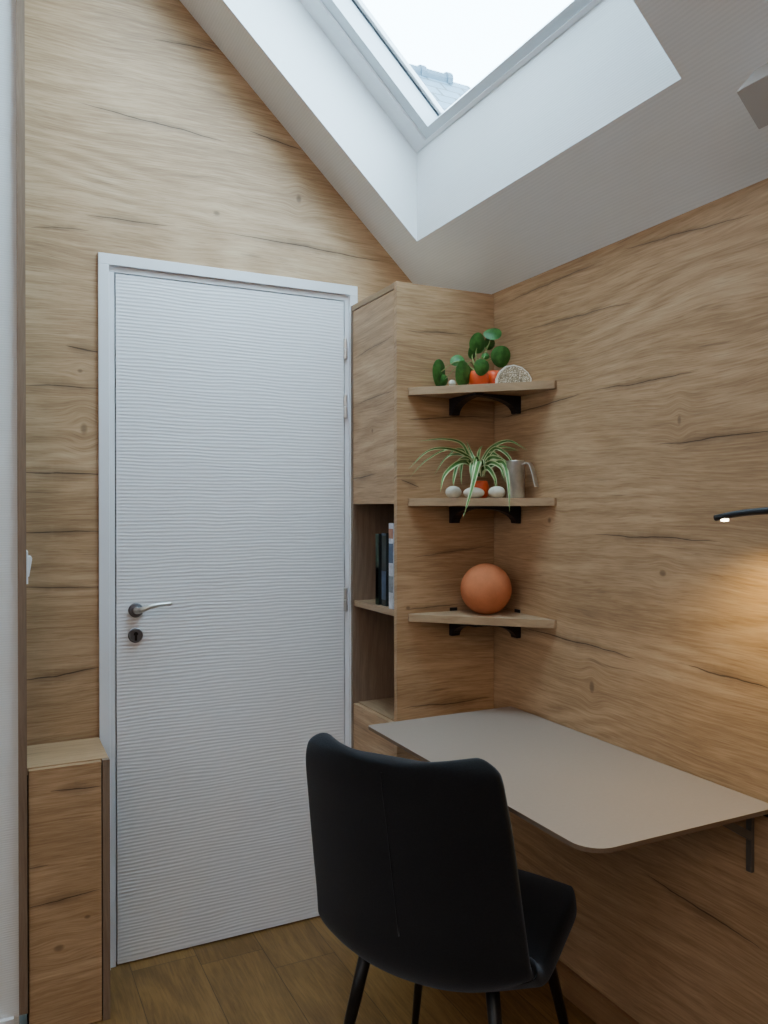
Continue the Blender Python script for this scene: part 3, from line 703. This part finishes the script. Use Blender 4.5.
bm.faces.new(rows[0]); bm.faces.new(rows[-1][::-1])
obj('lamp_arm', bm, M['black'], lm, smooth=True)
obj('wall_plate', lathe(bmesh.new(), [(0, 0), (.04, 0), (.04, -.018), (.036, -.022), (0, -.022)], (0, 0, .02), 28, 'x'), M['black'], lm)
led = lathe(bmesh.new(), [(0, .002), (.0075, .002), (.0075, -.0030), (.005, -.0042), (0, -.0045)], (-.1465, .365, -.0015), 18)
obj('led', led, M['led'], lm, label='lit warm white LED')

# boxed casing on the ceiling at the right
bm = bmesh.new()
nx, nz = -SL * ca, -ca
def cp(x, y, d): return (x - sa * d, y, cz(x) - ca * d)
prism(bm, [cp(-.151, -1.425, 0), cp(-.151, -1.425, .0727), cp(-.090, -1.425, .0727), cp(-.090, -1.425, 0)], (0, -1.4, 0))
o = obj('ceiling_casing', bm, M['boxing'], bevel=.002); tag(o, 'pale grey boxed casing fixed to the sloped ceiling above the desk', 'casing')

# ------------------------------------------------------------------ outside: neighbour's slate roof
nh = thing('neighbouring_house', "neighbouring house with a blue-grey slate roof seen through the roof window", 'house', (1.2, 7.3, -3))
HX0, HX1, HZ = -3.5, 3.55, 10.36
bm = bmesh.new(); prism(bm, [(HX0, 0, HZ), (HX0, -4.2, HZ - 4.2), (HX0, -4.2, HZ - 4.35), (HX0, 0, HZ - .15), (HX0, 4.2, HZ - 4.35), (HX0, 4.2, HZ - 4.2)], (HX1 - HX0, 0, 0))
obj('roof', bm, M['slate'], nh)
for k in range(int((HX1 - HX0) / .42)):
    bm = lathe(bmesh.new(), [(.10, 0), (.10, .34), (.125, .34), (.125, .42)], (HX0 + .42 * k, 0, HZ - .03), 12, 'x'); obj('ridge_tile', bm, M['ridge'], nh)
bm = bmesh.new(); prism(bm, [(HX0 + .3, -3.8, 0), (HX0 + .3, 3.8, 0), (HX0 + .3, 3.8, HZ - 4.0), (HX0 + .3, 0, HZ - .2), (HX0 + .3, -3.8, HZ - 4.0)], (HX1 - HX0 - .6, 0, 0))
obj('house_wall', bm, M['render'], nh)
obj('ground', B(-25, 25, 1.5, 40, -3.1, -3.0), M['ground'], kind='structure')

# ------------------------------------------------------------------ light
w = bpy.data.worlds.new('sky'); bpy.context.scene.world = w; w.use_nodes = True
bg = w.node_tree.nodes['Background']; bg.inputs[0].default_value = (.55, .80, 1.0, 1); bg.inputs[1].default_value = 15.0

def area(name, loc, to, size, power, col, shape='RECTANGLE', sy=None):
    l = bpy.data.lights.new(name, 'AREA'); l.energy = power; l.color = col; l.shape = shape; l.size = size; l.size_y = sy or size
    o = bpy.data.objects.new(name, l); C.objects.link(o); o.location = loc
    o.rotation_euler = (Vector(to) - Vector(loc)).to_track_quat('-Z', 'Y').to_euler(); return o
area('room_light', (-2.6, -4.2, 3.2), (-1.0, -1.0, .8), 1.6, 24, (1.0, .85, .74))
area('left_fill_light', (-4.2, -2.2, 2.2), (-.8, -.6, 1.4), 1.4, 20, (.90, .95, 1.0))  # unseen fill added to brighten the room from the left, no window there
l = bpy.data.lights.new('lamp_light', 'SPOT'); l.energy = 5; l.color = (1.0, .70, .12); l.spot_size = math.radians(150); l.spot_blend = .9; l.shadow_soft_size = .02
o = bpy.data.objects.new('lamp_light', l); C.objects.link(o); o.location = (-.135, -1.385, 1.318); o.rotation_euler = (0, 0, 0)

# ------------------------------------------------------------------ camera
cam = bpy.data.cameras.new('camera'); co = bpy.data.objects.new('camera', cam); C.objects.link(co)
yaw, pitch, roll = .46, -.0059, -.0006
F = Vector((math.sin(yaw) * math.cos(pitch), math.cos(yaw) * math.cos(pitch), math.sin(pitch)))
Rr = Vector((math.cos(yaw), -math.sin(yaw), 0)); U = Rr.cross(F)
R2 = math.cos(roll) * Rr + math.sin(roll) * U; U2 = -math.sin(roll) * Rr + math.cos(roll) * U
co.matrix_world = Matrix(((R2.x, U2.x, -F.x, CAM.x), (R2.y, U2.y, -F.y, CAM.y), (R2.z, U2.z, -F.z, CAM.z), (0, 0, 0, 1)))
cam.sensor_fit = 'VERTICAL'; cam.sensor_height = 24; cam.lens = 804.73 / 1024 * 24; cam.clip_start = .05
sc = bpy.context.scene; sc.camera = co
sc.view_settings.view_transform = 'AgX'; sc.view_settings.look = 'None'; sc.view_settings.exposure = .27
sc.cycles.use_denoising = True; sc.cycles.max_bounces = 10; sc.cycles.diffuse_bounces = 6; sc.cycles.sample_clamp_indirect = 8
